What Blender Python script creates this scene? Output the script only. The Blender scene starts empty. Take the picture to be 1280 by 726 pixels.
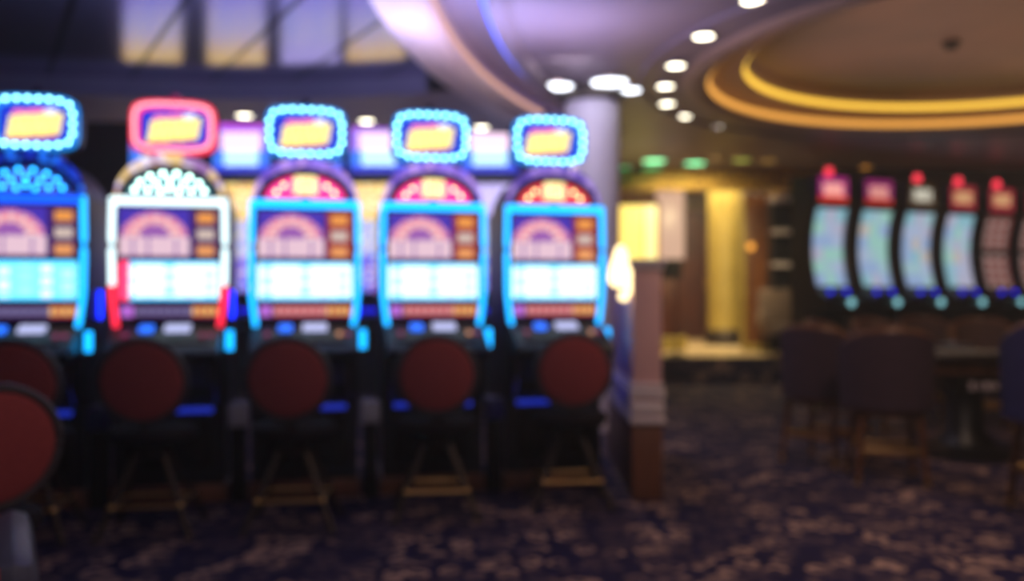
import bpy, bmesh, math, random
from mathutils import Vector, Matrix
random.seed(7)
PI = math.pi
C = bpy.context.scene.collection
F, CX, HY, CAMZ = 1108.0, 640.0, 370.0, 1.15

def gp(px, py, z):
    Y = (z - CAMZ) * F / (HY - py)
    return ((px - CX) * Y / F, Y, z)
def dp(px, py, Y):
    return ((px - CX) * Y / F, Y, CAMZ + (HY - py) * Y / F)
def s(r, g, b):
    f = lambda c: ((c / 255.0) / 12.92 if c <= 10 else (((c / 255.0) + 0.055) / 1.055) ** 2.4)
    return (f(r), f(g), f(b))

# ------------------------------------------------------------ materials
MATS = {}
def principled(name, col, rough=0.5, metal=0.0, emit=None, strength=0.0, spec=0.5, coat=0.0):
    m = bpy.data.materials.new(name); m.use_nodes = True
    b = m.node_tree.nodes['Principled BSDF']
    b.inputs['Base Color'].default_value = (*col, 1)
    b.inputs['Roughness'].default_value = rough
    b.inputs['Metallic'].default_value = metal
    b.inputs['Specular IOR Level'].default_value = spec
    b.inputs['Coat Weight'].default_value = coat
    if emit:
        b.inputs['Emission Color'].default_value = (*emit, 1)
        b.inputs['Emission Strength'].default_value = strength
    MATS[name] = m
    return m
def glow(name, col, strength):
    return principled(name, (0.02, 0.02, 0.02), 0.3, 0, col, strength)
def screen_mat(name, strength):
    m = principled(name, (0.01, 0.01, 0.012), 0.25, 0, (1, 1, 1), strength)
    nt = m.node_tree
    a = nt.nodes.new('ShaderNodeAttribute'); a.attribute_name = 'Col'
    nt.links.new(a.outputs['Color'], nt.nodes['Principled BSDF'].inputs['Emission Color'])
    return m
def noisy(name, c1, c2, scale, rough=0.7, detail=3, metal=0.0, bump=0.0, stretch=None, spec=0.4):
    m = principled(name, c1, rough, metal, spec=spec)
    nt = m.node_tree; b = nt.nodes['Principled BSDF']
    tc = nt.nodes.new('ShaderNodeTexCoord'); n = nt.nodes.new('ShaderNodeTexNoise')
    n.inputs['Scale'].default_value = scale; n.inputs['Detail'].default_value = detail
    src = tc.outputs['Object']
    if stretch:
        mp = nt.nodes.new('ShaderNodeMapping'); mp.inputs['Scale'].default_value = stretch
        nt.links.new(src, mp.inputs['Vector']); src = mp.outputs['Vector']
    nt.links.new(src, n.inputs['Vector'])
    r = nt.nodes.new('ShaderNodeValToRGB')
    r.color_ramp.elements[0].position = 0.35; r.color_ramp.elements[1].position = 0.65
    r.color_ramp.elements[0].color = (*c1, 1); r.color_ramp.elements[1].color = (*c2, 1)
    nt.links.new(n.outputs['Fac'], r.inputs['Fac']); nt.links.new(r.outputs['Color'], b.inputs['Base Color'])
    if bump:
        bp = nt.nodes.new('ShaderNodeBump'); bp.inputs['Strength'].default_value = bump
        nt.links.new(n.outputs['Fac'], bp.inputs['Height']); nt.links.new(bp.outputs['Normal'], b.inputs['Normal'])
    return m

def carpet_material():
    m = principled('carpet', s(30, 28, 48), 0.95, spec=0.1)
    nt = m.node_tree; b = nt.nodes['Principled BSDF']; N = nt.nodes.new; L = nt.links.new
    tc = N('ShaderNodeTexCoord')
    warp = N('ShaderNodeTexNoise'); warp.inputs['Scale'].default_value = 3.0
    L(tc.outputs['Object'], warp.inputs['Vector'])
    mix = N('ShaderNodeMixRGB'); mix.inputs['Fac'].default_value = 0.10
    L(tc.outputs['Object'], mix.inputs['Color1']); L(warp.outputs['Color'], mix.inputs['Color2'])
    v = N('ShaderNodeTexVoronoi'); v.inputs['Scale'].default_value = 9.5
    v.inputs['Randomness'].default_value = 0.75
    L(mix.outputs['Color'], v.inputs['Vector'])
    ring = N('ShaderNodeValToRGB'); cr = ring.color_ramp
    cr.elements[0].position = 0.20; cr.elements[0].color = (0, 0, 0, 1)
    cr.elements[1].position = 0.27; cr.elements[1].color = (1, 1, 1, 1)
    e = cr.elements.new(0.42); e.color = (1, 1, 1, 1)
    e = cr.elements.new(0.50); e.color = (0, 0, 0, 1)
    L(v.outputs['Distance'], ring.inputs['Fac'])
    n = N('ShaderNodeTexNoise'); n.inputs['Scale'].default_value = 3.3; n.inputs['Detail'].default_value = 5
    L(tc.outputs['Object'], n.inputs['Vector'])
    nr = N('ShaderNodeValToRGB'); nr.color_ramp.elements[0].position = 0.47; nr.color_ramp.elements[1].position = 0.60
    L(n.outputs['Fac'], nr.inputs['Fac'])
    mul = N('ShaderNodeMixRGB'); mul.blend_type = 'MULTIPLY'; mul.inputs['Fac'].default_value = 0.85
    L(ring.outputs['Color'], mul.inputs['Color1']); L(nr.outputs['Color'], mul.inputs['Color2'])
    n2 = N('ShaderNodeTexNoise'); n2.inputs['Scale'].default_value = 1.4
    L(tc.outputs['Object'], n2.inputs['Vector'])
    base = N('ShaderNodeMixRGB'); base.inputs['Color1'].default_value = (*s(20, 20, 62), 1); base.inputs['Color2'].default_value = (*s(44, 36, 58), 1)
    L(n2.outputs['Fac'], base.inputs['Fac'])
    fin = N('ShaderNodeMixRGB'); fin.inputs['Color2'].default_value = (*s(158, 128, 116), 1)
    L(mul.outputs['Color'], fin.inputs['Fac']); L(base.outputs['Color'], fin.inputs['Color1'])
    L(fin.outputs['Color'], b.inputs['Base Color'])
    return m

def mirror_material():
    m = principled('mirror_panel', s(150, 148, 165), 0.15, 0.88)
    nt = m.node_tree; b = nt.nodes['Principled BSDF']; N = nt.nodes.new; L = nt.links.new
    tc = N('ShaderNodeTexCoord'); sep = N('ShaderNodeSeparateXYZ'); L(tc.outputs['Object'], sep.inputs['Vector'])
    def math_(op, a, bv):
        k = N('ShaderNodeMath'); k.operation = op
        for i, q in enumerate((a, bv)):
            if hasattr(q, 'links'): L(q, k.inputs[i])
            else: k.inputs[i].default_value = q
        return k.outputs[0]
    p = math_('ADD', math_('MULTIPLY', sep.outputs['X'], 0.86), math_('MULTIPLY', sep.outputs['Y'], 0.52))
    fr = math_('FRACT', math_('DIVIDE', math_('ADD', p, 20 * 0.64 - 1.17 + 0.01), 0.64), 0)
    seam = math_('LESS_THAN', fr, 0.07)
    mx = N('ShaderNodeMixRGB'); mx.inputs['Color1'].default_value = (*s(185, 180, 205), 1); mx.inputs['Color2'].default_value = (*s(40, 38, 45), 1)
    L(seam, mx.inputs['Fac']); L(mx.outputs['Color'], b.inputs['Base Color'])
    return m

carpet = carpet_material()
mirror = mirror_material()
cream = noisy('cream_paint', s(228, 196, 172), s(234, 204, 180), 3, 0.5)
ceil_paint = noisy('ceiling_paint', s(146, 130, 136), s(154, 138, 142), 1.5, 0.42)
fascia_paint = noisy('fascia_paint', s(150, 145, 165), s(158, 150, 170), 2, 0.4)
dome_paint = noisy('dome_paint', s(120, 88, 72), s(138, 100, 82), 1.2, 0.5)
dome_trim = noisy('dome_trim', s(196, 164, 136), s(206, 172, 144), 1.2, 0.5)
soffit_paint = noisy('soffit_paint', s(176, 154, 152), s(184, 162, 158), 2, 0.6)
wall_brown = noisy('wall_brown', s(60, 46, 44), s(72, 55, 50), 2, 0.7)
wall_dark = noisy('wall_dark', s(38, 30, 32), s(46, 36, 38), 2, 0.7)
gold_wall = noisy('gold_wall', s(120, 80, 30), s(150, 100, 40), 4, 0.4, stretch=(3, 3, .3))
glitter = noisy('gold_mosaic', s(150, 110, 30), s(235, 190, 80), 14, 0.35, metal=0.3)
copper = noisy('copper_panel', s(120, 70, 30), s(95, 52, 24), 3, 0.4, stretch=(2, 2, .4))
red_wood = noisy('red_wood', s(88, 38, 26), s(60, 24, 18), 5, 0.5, stretch=(4, 4, .4))
plinth_wood = noisy('plinth_wood', s(120, 74, 54), s(92, 56, 42), 4, 0.5, stretch=(3, 3, .5))
marble = noisy('cream_marble', s(215, 190, 150), s(190, 160, 118), 1.6, 0.35)
gold_paint = noisy('gold_column', s(172, 150, 74), s(158, 136, 62), 3, 0.4)
lilac_paint = noisy('lilac_column', s(205, 195, 215), s(196, 186, 208), 3, 0.5)
pink_panel = noisy('pink_panel', s(218, 172, 170), s(210, 164, 164), 3, 0.5)
white_trim = principled('white_trim', s(215, 200, 205), 0.4)
black_gloss = principled('black_cabinet', s(16, 16, 22), 0.38)
black_matte = principled('black_matte', s(18, 17, 19), 0.85, spec=.15)
navy_gloss = principled('navy_gloss', s(20, 24, 90), 0.3)
chrome = principled('chrome', s(200, 195, 205), 0.18, 1.0)
dark_metal = principled('dark_metal', s(64, 54, 50), 0.45, 0.7)
brass = principled('brass', s(225, 180, 115), 0.38, 1.0)
red_fabric = noisy('red_fabric', s(138, 58, 62), s(150, 66, 68), 60, 0.85, bump=0.15, spec=0.2)
grey_leather = noisy('grey_leather', s(74, 74, 92), s(64, 64, 82), 30, 0.45, bump=0.05)
seat_black = principled('seat_vinyl', s(28, 22, 26), 0.9, spec=0.1)
rim_grey = principled('rim_grey', s(58, 50, 56), 0.55)
purple_fabric = noisy('purple_fabric', s(66, 48, 62), s(54, 40, 54), 40, 0.85, spec=0.2)
blue_fabric = noisy('blue_fabric', s(44, 42, 88), s(38, 36, 76), 40, 0.85, spec=0.2)
brown_fabric = noisy('brown_fabric', s(92, 70, 66), s(80, 60, 58), 40, 0.85, spec=0.2)
chair_wood = noisy('chair_wood', s(110, 66, 40), s(86, 50, 30), 8, 0.4, stretch=(3, 3, .4))
pale_wood = principled('pale_edge', s(165, 130, 118), 0.4)
felt = noisy('grey_felt', s(130, 135, 130), s(116, 124, 120), 30, 0.9, spec=0.2)
rail_pad = principled('rail_pad', s(48, 40, 40), 0.4)
pale_box = principled('pale_box', s(150, 155, 180), 0.5)
beige_fabric = noisy('beige_fabric', s(130, 108, 96), s(118, 98, 88), 30, 0.8)

scr_hi = screen_mat('reel_screen', 1.75)
scr_mid = screen_mat('art_screen', 1.15)
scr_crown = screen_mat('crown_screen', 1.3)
scr_sign = screen_mat('sign_screen', 1.5)
scr_low = screen_mat('strip_screen', 1.0)
scr_far = screen_mat('far_screen', 0.82)
scr_back = screen_mat('back_sign_screen', 1.5)
scr_bscreen = screen_mat('back_screen', 1.35)
cyan = glow('cyan_tube', s(20, 170, 255), 2.6)
cyan_pale = glow('cyan_pale_tube', s(120, 225, 255), 2.2)
white_tube = glow('white_tube', s(225, 250, 255), 2.0)
red_tube = glow('red_tube', s(255, 40, 70), 1.8)
blue_tube = glow('blue_tube', s(20, 90, 255), 1.8)
bulb_cyan = glow('bulb_cyan', s(150, 240, 255), 9)
frame_cyan = glow('frame_cyan', s(20, 150, 255), 1.0)
bulb_pink = glow('bulb_pink', s(255, 170, 190), 2.6)
frame_red = glow('frame_red', s(255, 45, 80), 1.4)
bulb_white = glow('bulb_white', s(210, 255, 240), 9.0)
bulb_blue = glow('bulb_blue', s(40, 170, 255), 7.0)
bulb_gold = glow('bulb_gold', s(255, 225, 150), 5.0)
peach_led = glow('peach_led', s(255, 190, 155), 0.85)
warm_led = glow('warm_led', s(255, 200, 70), 1.5)
amber_led = glow('amber_led', s(255, 178, 80), 1.1)
blue_led = glow('blue_led', s(70, 100, 255), 3.2)
lamp_white = glow('lamp_white', s(255, 245, 215), 9.0)
lamp_cool = glow('lamp_cool', s(240, 245, 255), 5.0)
lamp_green = glow('lamp_green', s(130, 255, 175), 3.0)
lamp_teal = glow('lamp_teal', s(30, 200, 120), 1.1)
lamp_olive = glow('lamp_olive', s(190, 210, 80), 0.9)
lamp_dimgold = glow('lamp_dimgold', s(200, 150, 60), 0.8)
beacon_red = glow('beacon_red', s(255, 60, 80), 1.8)
beacon_amber = glow('beacon_amber', s(255, 170, 60), 1.8)
btn_blue = glow('button_blue', s(30, 110, 255), 1.6)
btn_white = glow('button_white', s(200, 205, 255), 1.0)
btn_deepblue = glow('button_deep_blue', s(20, 30, 255), 1.5)
btn_teal = glow('button_teal', s(150, 220, 230), 1.2)
btn_amber = glow('button_amber', s(235, 160, 110), .8)
belly_glow = glow('belly_glow', s(40, 70, 255), .4)
side_blue = glow('side_blue', s(15, 40, 255), 5.0)
sconce_glow = glow('sconce_glow', s(255, 225, 165), 3.2)
box_yellow = screen_mat('yellow_lightbox', 1.7)
shade_pale = glow('pale_shade', s(255, 205, 175), 0.72)
dim_red = glow('dim_red_led', s(200, 50, 120), 0.35)

# ------------------------------------------------------------ mesh helpers
class MB:
    def __init__(self): self.bm = bmesh.new()
    def _add(self, ret, M):
        bmesh.ops.transform(self.bm, matrix=M, verts=ret['verts'])
    def box(self, c, d, bevel=0.0, rot=None):
        t = bmesh.new()
        bmesh.ops.create_cube(t, size=1.0)
        bmesh.ops.scale(t, vec=d, verts=t.verts)
        if bevel: bmesh.ops.bevel(t, geom=list(t.edges), offset=bevel, segments=2, affect='EDGES', profile=0.5)
        M = Matrix.Translation(c)
        if rot is not None: M = M @ rot
        bmesh.ops.transform(t, matrix=M, verts=t.verts)
        self.merge(t); return self
    def merge(self, t):
        me = bpy.data.meshes.new('tmp'); t.to_mesh(me); t.free()
        self.bm.from_mesh(me); bpy.data.meshes.remove(me)
    def bar(self, p0, p1, r0, r1=None, seg=12):
        p0, p1 = Vector(p0), Vector(p1); d = p1 - p0
        r1 = r0 if r1 is None else r1
        M = Matrix.Translation((p0 + p1) / 2) @ d.to_track_quat('Z', 'Y').to_matrix().to_4x4()
        bmesh.ops.create_cone(self.bm, cap_ends=True, segments=seg, radius1=r0, radius2=r1, depth=d.length, matrix=M)
        return self
    def tube(self, pts, r, seg=8, closed=False):
        pts = [Vector(p) for p in pts]; rings = []; n = len(pts)
        for i, p in enumerate(pts):
            a = pts[(i - 1) % n] if (closed or i > 0) else p
            b = pts[(i + 1) % n] if (closed or i < n - 1) else p
            q = (b - a).to_track_quat('Z', 'Y')
            rr = r(i / (n - 1)) if callable(r) else r
            rings.append([self.bm.verts.new(p + q @ Vector((rr * math.cos(2 * PI * k / seg), rr * math.sin(2 * PI * k / seg), 0))) for k in range(seg)])
        m = n if closed else n - 1
        for i in range(m):
            A, B = rings[i], rings[(i + 1) % n]
            for k in range(seg):
                self.bm.faces.new((A[k], A[(k + 1) % seg], B[(k + 1) % seg], B[k]))
        if not closed:
            self.bm.faces.new(rings[0][::-1]); self.bm.faces.new(rings[-1])
        return self
    def lathe(self, prof, seg=32, c=(0, 0, 0), axis='Z'):
        rings = []
        for r, z in prof:
            ring = []
            for k in range(seg):
                a = 2 * PI * k / seg
                v = (r * math.cos(a), r * math.sin(a), z) if axis == 'Z' else (r * math.cos(a), z, r * math.sin(a))
                ring.append(self.bm.verts.new((v[0] + c[0], v[1] + c[1], v[2] + c[2])))
            rings.append(ring)
        for A, B in zip(rings, rings[1:]):
            for k in range(seg):
                self.bm.faces.new((A[k], A[(k + 1) % seg], B[(k + 1) % seg], B[k]))
        if prof[0][0] > 1e-4: self.bm.faces.new(rings[0][::-1])
        if prof[-1][0] > 1e-4: self.bm.faces.new(rings[-1])
        return self
    def prism(self, poly, a, b, axis='X'):
        # poly in the other two axes: X -> (y,z); Y -> (x,z); Z -> (x,y)
        mk = {'X': lambda p, t: (t, p[0], p[1]), 'Y': lambda p, t: (p[0], t, p[1]), 'Z': lambda p, t: (p[0], p[1], t)}[axis]
        A = [self.bm.verts.new(mk(p, a)) for p in poly]; B = [self.bm.verts.new(mk(p, b)) for p in poly]
        n = len(poly)
        for i in range(n):
            self.bm.faces.new((A[i], A[(i + 1) % n], B[(i + 1) % n], B[i]))
        self.bm.faces.new(A[::-1]); self.bm.faces.new(B)
        return self
    def ring_prism(self, outer, inner, a, b, axis='Y'):
        mk = {'Y': lambda p, t: (p[0], t, p[1]), 'Z': lambda p, t: (p[0], p[1], t)}[axis]
        V = [[self.bm.verts.new(mk(p, t)) for p in pl] for pl in (outer, inner) for t in (a, b)]
        oa, ob, ia, ib = V; n = len(outer)
        for i in range(n):
            j = (i + 1) % n
            for P, Q in ((oa, ob), (ob, ib), (ib, ia), (ia, oa)):
                self.bm.faces.new((P[i], P[j], Q[j], Q[i]))
        return self
    def ball(self, c, r, seg=10, sc=(1, 1, 1)):
        M = Matrix.Translation(c) @ Matrix.Diagonal((*sc, 1))
        bmesh.ops.create_uvsphere(self.bm, u_segments=seg, v_segments=max(6, seg // 2 + 2), radius=r, matrix=M)
        return self
    def mesh(self, name, mat, smooth=True):
        bmesh.ops.remove_doubles(self.bm, verts=self.bm.verts, dist=1e-5)
        bmesh.ops.recalc_face_normals(self.bm, faces=self.bm.faces)
        me = bpy.data.meshes.new(name); self.bm.to_mesh(me); self.bm.free()
        me.materials.append(mat)
        if smooth:
            me.polygons.foreach_set('use_smooth', [True] * len(me.polygons))
            try: me.set_sharp_from_angle(angle=math.radians(35))
            except Exception: pass
        return me
    def build(self, name, mat, parent=None, loc=None, rot=None, smooth=True):
        return link(name, self.mesh(name, mat, smooth), parent, loc, rot)

def link(name, me, parent=None, loc=None, rot=None):
    o = bpy.data.objects.new(name, me); C.objects.link(o)
    if parent: o.parent = parent
    if loc is not None: o.location = loc
    if rot is not None: o.rotation_euler = rot
    return o
def tag(o, label, cat, group=None, kind=None):
    o['label'] = label; o['category'] = cat
    if group: o['group'] = group
    if kind: o['kind'] = kind
    return o
def thing(name, label, cat, loc=(0, 0, 0), rz=0.0, group=None):
    o = bpy.data.objects.new(name, None); C.objects.link(o); o.empty_display_size = 0.1
    o.location = loc; o.rotation_euler = (0, 0, rz)
    return tag(o, label, cat, group)
def struct(o):
    o['kind'] = 'structure'; return o
KIDS = {}
def dup(o, label=None, loc=None, rz=None, parent=None):
    c = o.copy(); C.objects.link(c)
    if parent is not None: c.parent = parent
    if label: c['label'] = label
    if loc is not None: c.location = loc
    if rz is not None: c.rotation_euler = (0, 0, rz)
    for ch in [k for k in list(bpy.data.objects) if k.parent == o]:
        dup(ch, parent=c)
    return c

def panel(name, mapf, nx, ny, colf, mat, parent=None, loc=None, thick=0.0):
    """grid surface; mapf(u,v)->xyz, colf(u,v)->linear colour of each cell"""
    vs = [mapf(i / nx, j / ny) for j in range(ny + 1) for i in range(nx + 1)]
    fs, cols = [], []
    for j in range(ny):
        for i in range(nx):
            a = j * (nx + 1) + i
            fs.append((a, a + 1, a + nx + 2, a + nx + 1)); cols.append(colf((i + .5) / nx, (j + .5) / ny))
    if thick:   # give the pane a body
        n0 = len(vs); vs += [(x, y + thick, z) for x, y, z in vs]
        back = [tuple(q + n0 for q in f[::-1]) for f in fs]
        rim = [k for k in range(nx + 1)] + [(j + 1) * (nx + 1) - 1 for j in range(1, ny + 1)] + \
              [ny * (nx + 1) + k for k in range(nx - 1, -1, -1)] + [j * (nx + 1) for j in range(ny - 1, 0, -1)]
        side = [(rim[k], rim[k - 1], rim[k - 1] + n0, rim[k] + n0) for k in range(len(rim))]
        cols += [(0, 0, 0)] * (len(back) + len(side)); fs += back + side
    me = bpy.data.meshes.new(name); me.from_pydata(vs, [], fs)
    at = me.attributes.new('Col', 'FLOAT_COLOR', 'CORNER')
    buf = []
    for p, c in zip(me.polygons, cols): buf += [c[0], c[1], c[2], 1.0] * p.loop_total
    at.data.foreach_set('color', buf)
    me.materials.append(mat); me.update()
    return link(name, me, parent, loc)
def rect(x0, x1, z0, z1, y):
    return lambda u, v: (x0 + (x1 - x0) * u, y, z0 + (z1 - z0) * v)

# ------------------------------------------------------------ room shell
def plane_poly(name, loops, z, mat, holes=()):
    bm = bmesh.new(); edges = []
    for lp in [loops] + list(holes):
        vs = [bm.verts.new((x, y, z)) for x, y in lp]
        edges += [bm.edges.new((vs[i], vs[(i + 1) % len(vs)])) for i in range(len(vs))]
    bmesh.ops.triangle_fill(bm, edges=edges, use_beauty=True, use_dissolve=False)
    for f in bm.faces:
        if f.normal.z > 0: f.normal_flip()
    me = bpy.data.meshes.new(name); bm.to_mesh(me); bm.free(); me.materials.append(mat)
    return struct(link(name, me))

X0, X1, Y0, Y1 = -6.0, 9.0, -3.0, 17.5
ZC = 2.95
mb = MB(); mb.box(((X0 + X1) / 2, (Y0 + Y1) / 2, -0.05), (X1 - X0, Y1 - Y0, 0.1)); struct(mb.build('floor', carpet, smooth=False))
def wall(name, c, d, m): struct(MB().box(c, d).build(name, m, smooth=False))
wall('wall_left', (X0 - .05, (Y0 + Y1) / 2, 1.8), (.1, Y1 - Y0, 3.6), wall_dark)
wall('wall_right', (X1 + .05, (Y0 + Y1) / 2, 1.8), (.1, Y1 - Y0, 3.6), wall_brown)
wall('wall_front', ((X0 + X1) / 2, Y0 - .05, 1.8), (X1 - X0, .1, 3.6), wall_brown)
wall('wall_far', ((X0 + X1) / 2, Y1 + .05, 1.8), (X1 - X0, .1, 3.6), gold_wall)
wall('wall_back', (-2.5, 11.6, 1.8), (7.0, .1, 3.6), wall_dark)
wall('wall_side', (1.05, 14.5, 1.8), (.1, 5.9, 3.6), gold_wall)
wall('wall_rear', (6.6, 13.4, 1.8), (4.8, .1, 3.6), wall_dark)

# big curved moulding: centre BC, outer radius 9.86
BC = (9.0, 5.0)
def arc_pts(r, a0=-54, a1=31, n=48):
    return [(BC[0] - r * math.cos(math.radians(a0 + (a1 - a0) * k / n)), BC[1] + r * math.sin(math.radians(a0 + (a1 - a0) * k / n))) for k in range(n + 1)]
def sweep(name, prof, mat, a0=-54, a1=31, n=64):
    vs, fs = [], []
    m = len(prof)
    for k in range(n + 1):
        a = math.radians(a0 + (a1 - a0) * k / n)
        vs += [(BC[0] - r * math.cos(a), BC[1] + r * math.sin(a), z) for r, z in prof]
    for k in range(n):
        for i in range(m - 1):
            fs.append((k * m + i, k * m + i + 1, (k + 1) * m + i + 1, (k + 1) * m + i))
    me = bpy.data.meshes.new(name); me.from_pydata(vs, [], fs); me.materials.append(mat)
    me.polygons.foreach_set('use_smooth', [True] * len(me.polygons))
    me.set_sharp_from_angle(angle=math.radians(50))
    return link(name, me)
struct(sweep('trim_1', [(9.86, 3.12), (9.86, 2.93), (9.845, 2.90), (9.81, 2.885), (9.70, 2.87), (9.59, 2.88), (9.53, 2.90), (9.50, 2.94), (9.50, 3.06)], cream))
struct(sweep('trim_2', [(9.50, 3.06), (9.30, 3.07), (9.20, 3.04), (9.17, 2.98), (9.17, 2.94), (9.12, 2.93), (9.05, 2.93), (9.02, 2.96)], ceil_paint))
wl = sweep('cove_light', [(9.498, 2.945), (9.488, 2.945), (9.488, 2.985), (9.498, 2.985), (9.498, 2.945)], peach_led)
tag(wl, 'peach light strip along the inner edge of the big cream ceiling moulding', 'light')
led = sweep('cove_light', [(9.185, 2.975), (9.205, 2.975), (9.205, 3.01), (9.185, 3.01), (9.185, 2.975)], blue_led)
tag(led, 'blue light strip tucked inside the large curved ceiling moulding', 'light')

edge_px = [(-6.0, 7.35), (-4.48, 7.75), (-3.5, 7.92), (-2.47, 8.06), (-1.5, 7.97), (-0.75, 7.80)]
# curved fascia between the mirror panels and the soffit
def smooth_line(p, n=6):
    out = []
    for i in range(len(p) - 1):
        a, b, c, d = p[max(i - 1, 0)], p[i], p[i + 1], p[min(i + 2, len(p) - 1)]
        for k in range(n):
            t = k / n
            out.append(tuple(0.5 * ((2 * b[q]) + (-a[q] + c[q]) * t + (2 * a[q] - 5 * b[q] + 4 * c[q] - d[q]) * t * t + (-a[q] + 3 * b[q] - 3 * c[q] + d[q]) * t ** 3) for q in (0, 1)))
    return out + [p[-1]]
edge = smooth_line(edge_px)
mb = MB()
vv = [[mb.bm.verts.new((x, y, z)) for x, y in edge] for z in (2.94, 3.11)]
v3 = [mb.bm.verts.new((x, y + .03, 3.11)) for x, y in edge]
for i in range(len(edge) - 1):
    mb.bm.faces.new((vv[0][i], vv[0][i + 1], vv[1][i + 1], vv[1][i]))
struct(mb.build('trim_3', fascia_paint))
arc_in = arc_pts(9.86, 16.4, 31, 16)     # where the soffit meets the moulding, going back
back_edge = [(0.9, 9.95), (-1.5, 9.45), (-3.5, 9.15), (-6.0, 9.0)]
soff = [(x, y) for x, y in edge] + arc_in + back_edge
plane_poly('ceiling_soffit', soff, ZC - 0.001, soffit_paint)
struct(MB().prism([(-6.0, 9.0), (-3.5, 9.15), (-1.5, 9.45), (0.9, 9.95), (0.9, 9.98), (-1.5, 9.48), (-3.5, 9.18), (-6.0, 9.03)], ZC, 3.5, 'Z').build('trim_4', soffit_paint, smooth=False))
DC, DR1, DR2 = (4.1, 7.0), 2.5, 2.2
circ = lambda r, n=96: [(DC[0] + r * math.cos(2 * PI * k / n), DC[1] + r * math.sin(2 * PI * k / n)) for k in range(n)]
inner_arc = arc_pts(9.02, -54, 31, 48)
right = inner_arc + [(0.98, 9.98), (0.98, 12.5), (9.0, 12.5), (9.0, -3.0)]
plane_poly('ceiling', [p for p in right], ZC, ceil_paint, [circ(DR1)])
plane_poly('ceiling_mirror', [(-6, -3), (3.9, -3), (3.5, 3), (1.2, 4.3), (1.2, 8.4), (-6, 8.4)], 3.1, mirror)
plane_poly('ceiling_back', [(-6, 8.4), (1.2, 8.4), (1.2, 11.7), (-6, 11.7)], 3.5, wall_dark)
plane_poly('ceiling_lobby', [(0.9, 12.45), (9, 12.45), (9, 17.5), (0.9, 17.5)], 3.3, dome_paint)
# stepped round dome
mb = MB()
mb.lathe([(2.19, 3.20), (2.12, 3.26), (0.001, 3.30)], 96, (DC[0], DC[1], 0))
bmesh.ops.delete(mb.bm, geom=[f for f in mb.bm.faces if len(f.verts) > 4], context='FACES_ONLY')
struct(mb.build('ceiling_dome', dome_paint))
mb = MB(); mb.lathe([(2.72, 2.949), (2.70, 2.93), (2.64, 2.915), (2.56, 2.92), (DR1, 2.945), (DR1, 3.06), (2.47, 3.08), (2.28, 3.08), (DR2, 3.065), (DR2, 3.20), (2.19, 3.21)], 96, (DC[0], DC[1], 0))
bmesh.ops.delete(mb.bm, geom=[f for f in mb.bm.faces if len(f.verts) > 4], context='FACES_ONLY')
struct(mb.build('trim_7', dome_trim))
def led_ring(r, z0, z1, m, label):
    b = MB(); b.lathe([(r, z0), (r - .02, z0), (r - .02, z1), (r, z1)], 96, (DC[0], DC[1], 0))
    bmesh.ops.delete(b.bm, geom=[f for f in b.bm.faces if len(f.verts) > 4], context='FACES_ONLY')
    return tag(b.build('cove_light', m), label, 'light')
led_ring(DR1 - .002, 2.965, 3.02, amber_led, 'outer amber light ring around the round ceiling dome')
led_ring(DR2 - .002, 3.085, 3.135, warm_led, 'inner yellow light ring inside the round ceiling dome')
# outer decorative bead round the dome
mb = MB(); mb.tube([(x, y, 2.945) for x, y in circ(3.05)], 0.02, 8, True); struct(mb.build('trim_5', ceil_paint))

# ------------------------------------------------------------ ceiling lights
def downlight(px, py, z, m, dia, label, group=None, zt=None):
    x, y, _ = gp(px, py, z)
    t = thing('downlight', label, 'ceiling light', (x, y, z), 0, group)
    MB().lathe([(dia * .5, -0.001), (dia * .5, -0.012), (dia * .56, -0.018), (dia * .62, -0.012), (dia * .64, 0.0)], 24).build('trim_ring', chrome, t)
    MB().lathe([(0.001, -0.010), (dia * .3, -0.013), (dia * .5, -0.008), (dia * .5, 0.0)], 24).build('lens', m, t)
    return t
ring_lights = [(942, -2, 'nearest of the curved row, at the top edge of the view'), (880, 43, 'second of the curved row, just above the bend'), (845, 80, 'third of the curved row, left of the dome'),
               (832, 106, 'leftmost of the curved row by the dome'), (834, 128, 'fifth of the curved row, below the leftmost one'),
               (855, 144, 'sixth of the curved row, near the far side of the dome'), (897, 157, 'smallest and farthest of the curved row by the dome')]
for i, (px, py, tx) in enumerate(ring_lights):
    downlight(px, py, ZC, lamp_white, 0.135 if i < 6 else 0.10, 'round white downlight, ' + tx, 'downlights curving round the dome')
for px, py, tx in ((305, 143, 'between the red framed sign and the next blue one'), (458, 150, 'between the third and fourth machine signs'), (602, 158, 'between the two rightmost machine signs')):
    downlight(px, py, ZC - .001, lamp_white, 0.15, 'bright round downlight in the soffit, ' + tx, 'downlights in the soffit')
for px, py, d, tx in ((697, 106, .26, 'left of the lilac column top'), (762, 101, .30, 'just in front of the lilac column top'), (788, 111, .2, 'right of the lilac column top')):
    downlight(px, py, ZC, lamp_cool, d, 'glaring white ceiling light ' + tx, 'white lights round the column')
for px, py, m, d, tx in ((781, 210, lamp_teal, .2, 'small teal ceiling light beside the lilac column'), (818, 200, lamp_green, .3, 'brightest green ceiling light over the yellow lit panel'),
                         (816, 213, lamp_teal, .28, 'deep green ceiling light just behind the brightest green one'), (869, 203, lamp_green, .28, 'pale green ceiling light above the dark doorway'),
                         (895, 197, lamp_dimgold, .16, 'dim gold ceiling light above the gold column'), (927, 199, lamp_olive, .24, 'olive green ceiling light right of the gold column'),
                         (961, 200, lamp_dimgold, .2, 'dim gold ceiling light over the copper panel'), (1082, 208, beacon_amber, .14, 'amber ceiling light between the first two tall machines')):
    x, y, z = gp(px, py, ZC)
    y2 = min(y, 12.35)
    downlight(px, HY - (ZC - CAMZ) * F / y2, ZC, m, d, tx)
x, y, z = gp(1190, 53, 3.28)
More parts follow.
